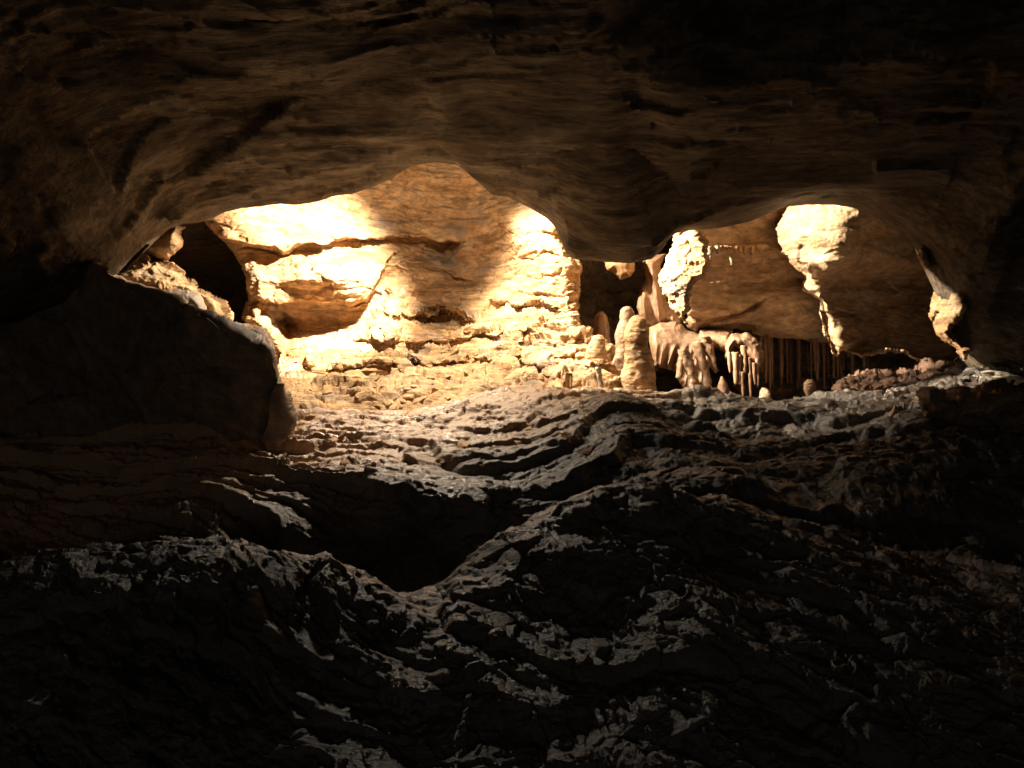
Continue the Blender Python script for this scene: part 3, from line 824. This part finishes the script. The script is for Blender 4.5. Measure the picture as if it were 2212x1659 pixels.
def tube(name, pts, radii, mat, seg=20, sub=3, amp=.12, seed=0, ribs=0, parent=None, squash=1.0):
    """tapered organic spike through pts (world), closed at both ends"""
    pts = np.array(pts, float); radii = np.array(radii, float)
    t0 = np.linspace(0, 1, len(pts)); n = (len(pts) - 1) * sub * 3 + 1
    t = np.linspace(0, 1, n)
    c = np.stack([np.interp(t, t0, pts[:, k]) for k in range(3)], 1)
    r = np.interp(t, t0, radii)
    k = np.array([.25, .5, .25])
    if n > 6:
        for _ in range(3):
            r[1:-1] = r[:-2] * .25 + r[1:-1] * .5 + r[2:] * .25
            c[1:-1] = c[:-2] * .25 + c[1:-1] * .5 + c[2:] * .25
    a = np.linspace(0, 2 * np.pi, seg, endpoint=False)
    X = c[:, None, 0] + r[:, None] * np.cos(a) ; Y = c[:, None, 1] + r[:, None] * np.sin(a) * squash; Z = c[:, None, 2] + 0 * a
    co = np.stack([X, Y, Z], 2).reshape(-1, 3)
    ctr = np.repeat(c, seg, 0)
    out = co - ctr
    R = np.linalg.norm(out, axis=1, keepdims=True) + 1e-9
    f = 1.6 / max(radii.max(), 1e-3)
    nz = amp * fbm(co * f * .5 * np.array([1, 1, .8]), 3, seed) + amp * .6 * fbm(co * f * 1.8, 3, seed + 3, .65)
    if ribs:
        nz = nz + ribs * np.abs(np.sin(co[:, 2] * f * 1.1 + vn(co * f * .4, seed)))
    co = co + out * nz[:, None] * 2
    faces = []
    for j in range(n - 1):
        for i in range(seg):
            faces.append((j * seg + i, j * seg + (i + 1) % seg, (j + 1) * seg + (i + 1) % seg, (j + 1) * seg + i))
    co = np.concatenate([co, c[:1], c[-1:]])
    f = np.array(faces)
    b0 = len(co) - 2; b1 = len(co) - 1
    caps = [(b0, (i + 1) % seg, i, i) for i in range(seg)] + [(b1, (n - 1) * seg + i, (n - 1) * seg + (i + 1) % seg, (n - 1) * seg + (i + 1) % seg) for i in range(seg)]
    me = bpy.data.meshes.new(name)
    me.from_pydata(co.tolist(), [], [tuple(x) for x in f] + [x[:3] for x in caps])
    me.polygons.foreach_set('use_smooth', [True] * len(me.polygons))
    me.materials.append(mat); me.update()
    o = bpy.data.objects.new(name, me); C.objects.link(o)
    if parent is not None: o.parent = parent
    return o


def pspike(name, prof, d, mat, parent=None, **k):
    """prof: (px, py, half width in px) down or up the spike at depth d"""
    return tube(name, [P(a, b, d) for a, b, _ in prof], [w / F * d for _, _, w in prof], mat, parent=parent, **k)


def prof(Z, rows):
    k = {id(Z7): .22906, id(Z3): .31646, id(Z4): .31646, id(R1): .4521}[id(Z)] * .8848
    return [(*Z([(x, y)])[0], w * k) for x, y, w in rows]


# fluted legs of the mound
for k, rows in enumerate([[(1010, 1180, 40), (1040, 1280, 45), (1075, 1400, 38), (1090, 1500, 52)], [(1120, 1120, 45), (1140, 1240, 38), (1180, 1380, 32), (1200, 1540, 40)],
                          [(1170, 1080, 42), (1200, 1180, 38), (1245, 1300, 18), (1262, 1350, 5)], [(1000, 1200, 22), (985, 1300, 25), (975, 1400, 25)]]):
    pspike('drapery', prof(Z3, rows), 7.82, M_flow, parent=fm, amp=.18, seed=380 + k, seg=24, sub=5)
# stalagmites
o = pspike('stalagmite', prof(Z7, [(690, 738, 12), (692, 748, 55), (690, 775, 88), (682, 830, 112), (672, 900, 128), (668, 1000, 132), (670, 1060, 128), (680, 1160, 152), (695, 1250, 165), (695, 1330, 172), (690, 1420, 185), (690, 1520, 195), (690, 1600, 200)]), 7.1, M_ochre, amp=.13, seed=391, seg=64, sub=6, ribs=.03)
tag(o, 'tall thick knobbly stalagmite with a bright left side on the crest', 'stalagmite')
st_main = o
o = pspike('stalagmite', prof(Z7, [(572, 645, 10), (572, 655, 45), (570, 690, 72), (572, 750, 80), (572, 800, 78), (555, 850, 82), (545, 930, 92), (540, 1010, 88), (535, 1100, 85), (520, 1200, 95), (520, 1350, 110)]), 7.45, M_flow, amp=.08, seed=392, seg=48, sub=6)
tag(o, 'smooth round-topped stalagmite standing just behind the thick one', 'stalagmite')
o = pspike('stalagmite', prof(Z7, [(268, 952, 15), (268, 960, 50), (265, 1000, 75), (255, 1060, 88), (250, 1130, 105), (250, 1200, 120)]), 7.3, M_ochre, amp=.10, seed=393, seg=40, sub=5)
tag(o, 'short rounded stalagmite knob left of the two tall ones', 'stalagmite')
o = pspike('stalagmite', prof(Z7, [(262, 1290, 26), (265, 1310, 34), (275, 1380, 32), (290, 1450, 28), (300, 1530, 26)]), 6.85, M_pale, amp=.12, seed=394, seg=30, sub=5)
tag(o, 'small pale stump at the foot of the lit slope left of the thick stalagmite', 'stalagmite')
o = pspike('stalagmite', prof(Z3, [(1302, 1385, 6), (1305, 1410, 18), (1310, 1450, 38), (1320, 1510, 50), (1320, 1570, 56)]), 7.5, M_flow, amp=.1, seed=395, seg=30, sub=5)
tag(o, 'small pointed stalagmite between the flowstone legs and the stalactites', 'stalagmite')
o = pspike('stalagmite', prof(Z3, [(1980, 1410, 20), (1980, 1440, 45), (1980, 1490, 46), (1985, 1530, 30), (1990, 1580, 20)]), 7.4, M_flow, amp=.12, seed=396, seg=30, sub=5)
tag(o, 'whitish bulb-shaped stalagmite alone in the dark gap below the right arch', 'stalagmite')
o = pspike('stalagmite', prof(Z3, [(1630, 1475, 20), (1635, 1500, 35), (1640, 1540, 50), (1640, 1600, 60)]), 7.6, M_flow, amp=.2, seed=397, seg=30, sub=5)
tag(o, 'low orange lumpy stalagmite on the floor of the dark gap', 'stalagmite')
o = pspike('stalagmite', prof(Z3, [(370, 890, 20), (370, 920, 45), (375, 980, 55), (380, 1060, 60), (380, 1150, 60)]), 8.5, M_flow, amp=.1, seed=398, seg=30, sub=5)
tag(o, 'dim rounded stalagmite in the shadow of the recess', 'stalagmite')

# tiny stalactites across the brown panel
led = slab('rock_ledge', Z3([(1180, 360), (1240, 375), (1330, 372), (1400, 382), (1500, 365), (1600, 372), (1665, 362), (1668, 390), (1600, 398), (1500, 405), (1400, 400), (1300, 405), (1220, 410), (1180, 400)]), [(1500, 540, 7.52), (1560, 541, 7.62), (1640, 540, 7.78), (1690, 545, 7.9)], .07, 6, M_ochre, rough_rock(.02, 6, .02, 16, .006, 30, (1, 1, 1), 401), 1.1, (4, 1.5), 21)
tag(led, 'thin knobbly bright rim of rock from which the tiny stalactites hang', 'rock')
ORD = ['first', 'second', 'third', 'fourth', 'fifth', 'sixth', 'seventh', 'eighth', 'ninth', 'tenth', 'eleventh', 'twelfth', 'thirteenth']
TX = [1205, 1265, 1300, 1375, 1398, 1408, 1440, 1475, 1532, 1590, 1640, 1620, 1345]
for k, (x, y0, y1, w) in enumerate([(1205, 400, 530, 26), (1265, 395, 445, 17), (1300, 395, 425, 12), (1375, 470, 530, 13), (1398, 500, 528, 10), (1408, 390, 470, 18), (1440, 395, 430, 12), (1475, 390, 455, 16),
                                    (1532, 385, 490, 18), (1590, 385, 437, 11), (1640, 400, 435, 9), (1620, 500, 540, 10), (1345, 395, 420, 12)]):
    o = pspike('stalactite', prof(Z3, [(x, y0 - 15, w * 1.1), (x + 1, (y0 * 2 + y1) / 3, w * .8), (x + 2, (y0 + y1 * 2) / 3, w * .62), (x + 3, y1 - 4, w * .45), (x + 3, y1, 2)]), 7.55 + (x - 1200) / 460 * .3, M_ochre, amp=.15, seed=410 + k, seg=12, sub=2)
    tag(o, f"{'longer' if y1 - y0 > 70 else 'tiny'} bright stalactite, {ORD[sorted(TX).index(x)]} from the left in the row across the brown panel", 'stalactite', 'tiny stalactites across the brown panel')

# curtain of stalactites in the low dark gap
rr = random.Random(4)
o = slab('drip_rock', Z3([(1340, 1250), (1370, 1205), (1400, 1150), (1480, 1180), (1500, 1230), (1560, 1290), (1610, 1330), (1640, 1240), (1600, 1120), (1500, 1060), (1380, 1060), (1330, 1150)]), 7.95, .2, 14, M_flow, rough_rock(.03, 3, .012, 10, .004, 26, (1, 1, .6), 364), 1.3, (6, 2), 27)
tag(o, 'lumpy drip-covered rock from which the light slender stalactites hang', 'flowstone')
for k, (x, y0, y1, w) in enumerate([(1365, 1250, 1360, 14), (1410, 1250, 1450, 26), (1440, 1270, 1452, 18), (1465, 1400, 1545, 14), (1478, 1200, 1365, 22), (1520, 1290, 1380, 13), (1525, 1410, 1560, 12), (1556, 1330, 1455, 17), (1580, 1300, 1460, 14)]):
    o = pspike('stalactite', prof(Z3, [(x - 8, y0 - 50, w * 1.2), (x - 3, (y0 * 2 + y1) / 3, w * .9), (x, (y0 + y1 * 2) / 3, w * .75), (x + 1, y1 - 6, w * .5), (x + 1, y1, 2)]), 7.75, M_flow, amp=.15, seed=430 + k, seg=16, sub=3)
    tag(o, f'{ORD[k]} light slender stalactite counted from the flowstone mound rightwards', 'stalactite', 'light stalactites beside the flowstone mound')
for k in range(46):
    x = 1600 + k * 19 + rr.uniform(-22, 22); w = rr.uniform(5, 17)
    y0 = 1120 + rr.uniform(0, 90); y1 = rr.choice([rr.uniform(1330, 1440), rr.uniform(1430, 1520)])
    if x > 2150: y0 += 80; y1 = min(y1, 1400)
    if rr.random() < .35: continue
    if rr.random() < .2: w *= 1.9
    o = pspike('stalactite', prof(Z3, [(x - 8, 960, w * 1.5), (x - 4, 1080 + rr.uniform(0, 120), w * rr.uniform(.5, 1.6)), (x, (y0 * 2 + y1) / 3, w * .9), (x, (y0 + y1 * 2) / 3, w * .7), (x + 1, y1 - 6, w * .45), (x + 1, y1, 2)]), 9.1 + rr.uniform(-.4, .7), M_flow, amp=.28, seed=450 + k, seg=12, sub=4)
    tag(o, 'thin dark stalactite in the curtain filling the low gap below the arch', 'stalactite', 'thin stalactites in the low dark gap')
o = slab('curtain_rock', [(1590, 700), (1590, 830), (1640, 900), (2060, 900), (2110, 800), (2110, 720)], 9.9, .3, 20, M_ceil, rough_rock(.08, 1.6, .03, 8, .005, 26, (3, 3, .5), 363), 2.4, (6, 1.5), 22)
tag(o, 'dark fluted rock behind the thin stalactites of the low gap', 'rock')

# right: heap of clods, grey rock, blocks
heap = slab('clod_heap', Z4([(720, 1600), (770, 1440), (860, 1380), (940, 1345), (1100, 1340), (1250, 1335), (1400, 1310), (1440, 1245), (1600, 1275), (1790, 1260), (1830, 1500), (1700, 1600)]),
            [(2010, 860, 6.9), (2150, 830, 6.7), (2300, 820, 6.5), (2010, 880, 6.5), (2300, 900, 6.2), (1900, 870, 6.8)], .3, 24, M_clod, rough_rock(.04, 3, .05, 9, .012, 26, (1, 1, 1), 501, .03, 8), 1.4, (5, 3), 23)
tag(heap, 'low heap of crumbly red-brown clods under the right wall', 'rubble')

# ------------------------------------------------------------------ loose pieces, set on the surfaces
from mathutils.bvhtree import BVHTree
def bvh_of(o):
    me = o.data
    return BVHTree.FromPolygons([v.co for v in me.vertices], [p.vertices for p in me.polygons])


def hit(bvh, px, py):
    p = Vector(P(px, py, 1.0)).normalized()
    r = bvh.ray_cast(Vector((0, 0, 0)), p)
    return r


def stone_mesh(name, seed, flat, mat, sub=2, amp=.35):
    import bmesh
    bm = bmesh.new()
    bmesh.ops.create_icosphere(bm, subdivisions=sub, radius=1)
    co = np.array([v.co[:] for v in bm.verts])
    r = random.Random(seed)
    # chop with a few planes for flat broken faces
    for k in range(9):
        n = np.array([r.gauss(0, 1), r.gauss(0, 1), r.gauss(0, .8)]); n /= np.linalg.norm(n)
        dcut = r.uniform(.45, .8)
        e = co @ n - dcut
        co = co - np.clip(e, 0, None)[:, None] * n
    co = co * (1 + .5 * amp * fbm(co * 1.6 + seed, 3, seed))[:, None]
    co = co * np.array(flat)
    for v, c in zip(bm.verts, co): v.co = c
    me = bpy.data.meshes.new(name)
    bm.to_mesh(me); bm.free()
    me.materials.append(mat)
    return me


def scatter(name, parent, bvh, n, region, size, variants, seed, sink=.25, label=None):
    r = random.Random(seed)
    made = 0; tries = 0
    while made < n and tries < n * 6:
        tries += 1
        px = r.uniform(region[0], region[1]); py = r.uniform(region[2], region[3])
        if len(region) > 4 and not region[4](px, py): continue
        loc, nor, _, _ = hit(bvh, px, py)
        if loc is None: continue
        if nor.dot(loc) > 0: nor = -nor
        s_ = size[0] * (size[1] / size[0]) ** (r.random() ** 1.7)
        o = bpy.data.objects.new(name, r.choice(variants))
        C.objects.link(o)
        up = (nor * .6 + Vector((r.gauss(0, .25), r.gauss(0, .25), .8))).normalized()
        q = up.to_track_quat('Z', 'Y').to_euler()
        o.rotation_euler = q
        o.rotation_euler.rotate_axis('Z', r.uniform(0, 6.28))
        o.scale = (s_ * r.uniform(.7, 1.3), s_ * r.uniform(.7, 1.3), s_ * r.uniform(.7, 1.2))
        o.location = loc - up * s_ * sink * .5
        if parent: o.parent = parent
        made += 1


cw = bpy.data.objects['chamber_wall']; cf = bpy.data.objects['cave_floor']
bw = bvh_of(cw); bf = bvh_of(cf); bh = bvh_of(heap)
V_slab = [stone_mesh('rock_slab', 10 + k, (1, .75, .34), M_ochre, 3) for k in range(7)]
V_dark = [stone_mesh('stone', 30 + k, (1, .8, .45), M_floor, 3) for k in range(6)]
V_clod = [stone_mesh('clod', 50 + k, (1, .9, .8), M_clod, 3, .8) for k in range(5)]
scatter('rock_slab', cw, bw, 170, (610, 1330, 670, 880, lambda x, y: y > 700 - (x - 620) * .02 and not (x < 800 and y < 745)), (.035, .16), V_slab, 1)
scatter('stone', cf, bf, 230, (250, 2300, 850, 1640), (.018, .11), V_dark, 2, .6)
scatter('stone', cf, bf, 70, (610, 1300, 862, 1010), (.02, .085), V_slab, 4, .5)
scatter('clod', heap, bh, 110, (1790, 2230, 760, 880), (.02, .07), V_clod, 3, .4)

# pale vein and its branches on the boulder
bb = bvh_of(boulder)
def vein(pts, w, name='vein'):
    pts = Z1(pts)
    out = []; 
    for (a, b_), (c, d_) in zip(pts[:-1], pts[1:]):
        for t in np.linspace(0, 1, 7, endpoint=False):
            out.append((a + (c - a) * t, b_ + (d_ - b_) * t))
    wp = []
    for i, (x, y) in enumerate(out):
        h, nn, _, _ = hit(bb, x + 1.5 * math.sin(i * 1.3), y + 1.3 * math.sin(i * .9) + 3)
        if h is not None: wp.append(np.array(h) * .9985)
    if len(wp) > 4:
        rad = [w * (.6 + .5 * abs(math.sin(k * .7)) ) for k in range(len(wp))]
        return tube(name, wp, rad, M_vein, parent=boulder, seg=8, sub=1, amp=.25, seed=len(wp))
M_vein = rock_mat('grey_calcite_vein', [(.14, .12, .10), (.24, .21, .18), (.32, .28, .24)], (0.5, 0.8), 3, (1, 1, 1), .5, .01)
vein([(100, 985), (250, 1060), (400, 1085), (540, 1145), (620, 1185), (730, 1220), (820, 1255), (880, 1310), (960, 1380), (1060, 1430), (1180, 1490), (1310, 1540)], .009)
vein([(110, 900), (170, 960), (230, 1040), (290, 1060)], .008)
vein([(170, 930), (220, 980), (260, 1050)], .006)

# the stick jammed between the ceiling and the boulder
o = tube('stick', [P(*Z1([(150, 900)])[0], 5.1), P(*Z1([(245, 800)])[0], 5.25), P(*Z1([(350, 685)])[0], 5.45)], [.018, .021, .016], M_wood, seg=12, sub=4, amp=.1, seed=5)
tag(o, 'short dark wooden stick wedged between the boulder and the ceiling', 'stick')
# thin pale root on the slope
tw = []
for x, y in [(640, 932), (655, 926), (672, 920), (685, 914), (700, 905), (712, 896)]:
    h, nn, _, _ = hit(bf, x, y)
    h2, _, _, _ = hit(bw, x, y)
    if h2 is not None and (h is None or h2.length < h.length): h = h2
    if h is not None: tw.append(np.array(h) * .995 + np.array([0, 0, .012]))
if len(tw) > 3:
    o = tube('root', tw, [.006] * len(tw), M_pale, seg=8, sub=2, amp=.1, seed=6)
    tag(o, 'thin pale root lying curved on the slope right of the boulder', 'root')

# right side: grey rock shelf, pale stones, dark block, pointed stone
o = slab('grey_rock', Z4([(1700, 1210), (1760, 1180), (1820, 1130), (1900, 1160), (2000, 1150), (2100, 1180), (2400, 1160), (2700, 1170), (2700, 1500), (2200, 1480), (1900, 1470), (1780, 1400)]),
         [(2090, 760, 6.45), (2250, 750, 6.3), (2090, 860, 5.95), (2250, 860, 5.8), (2500, 760, 6.2), (2500, 860, 5.7)], .3, 20, M_floor, rough_rock(.04, 3, .02, 9, .01, 26, (1, 1, 2), 601, .06, 6), 1.5, (6, 2.5), 24)
tag(o, 'lit grey ragged rock shelf at the right edge above the dark block', 'rock')
o = pspike('pale_stone', [(2135, 800, 4), (2145, 803, 20), (2165, 812, 32), (2178, 822, 30), (2190, 832, 8)], 6.0, M_pale, amp=.18, seed=602, seg=24, sub=5)
tag(o, 'rounded pale yellowish stone on the grey shelf at the right edge', 'stone')
o = slab('pointed_stone', [(1934, 872), (1942, 900), (1948, 918), (1920, 912), (1912, 905), (1924, 888)], 5.95, .05, 8, M_clod, rough_rock(.01, 6, .006, 16, .003, 30, (1, 1, 1), 603), 1.0, (5, .8), 25)
tag(o, 'small pointed upright stone on the dark crest below the clods', 'stone')
o = slab('dark_block', [(1985, 848), (2010, 842), (2040, 850), (2075, 838), (2100, 850), (2150, 832), (2212, 835), (2500, 825), (2500, 1000), (2212, 960), (2100, 940), (2020, 925), (1985, 915)],
         [(1985, 850, 5.55), (2200, 850, 5.2), (2500, 850, 5.0), (1985, 920, 5.75), (2200, 950, 5.45), (2500, 980, 5.2)], .35, 18, M_boulder, rough_rock(.04, 3, .02, 9, .006, 26, (1, 1, 1), 604, .05, 4), 1.8, (7, 2.5), 26)
tag(o, 'dark angular block in shadow at the right edge below the lit shelf', 'rock')
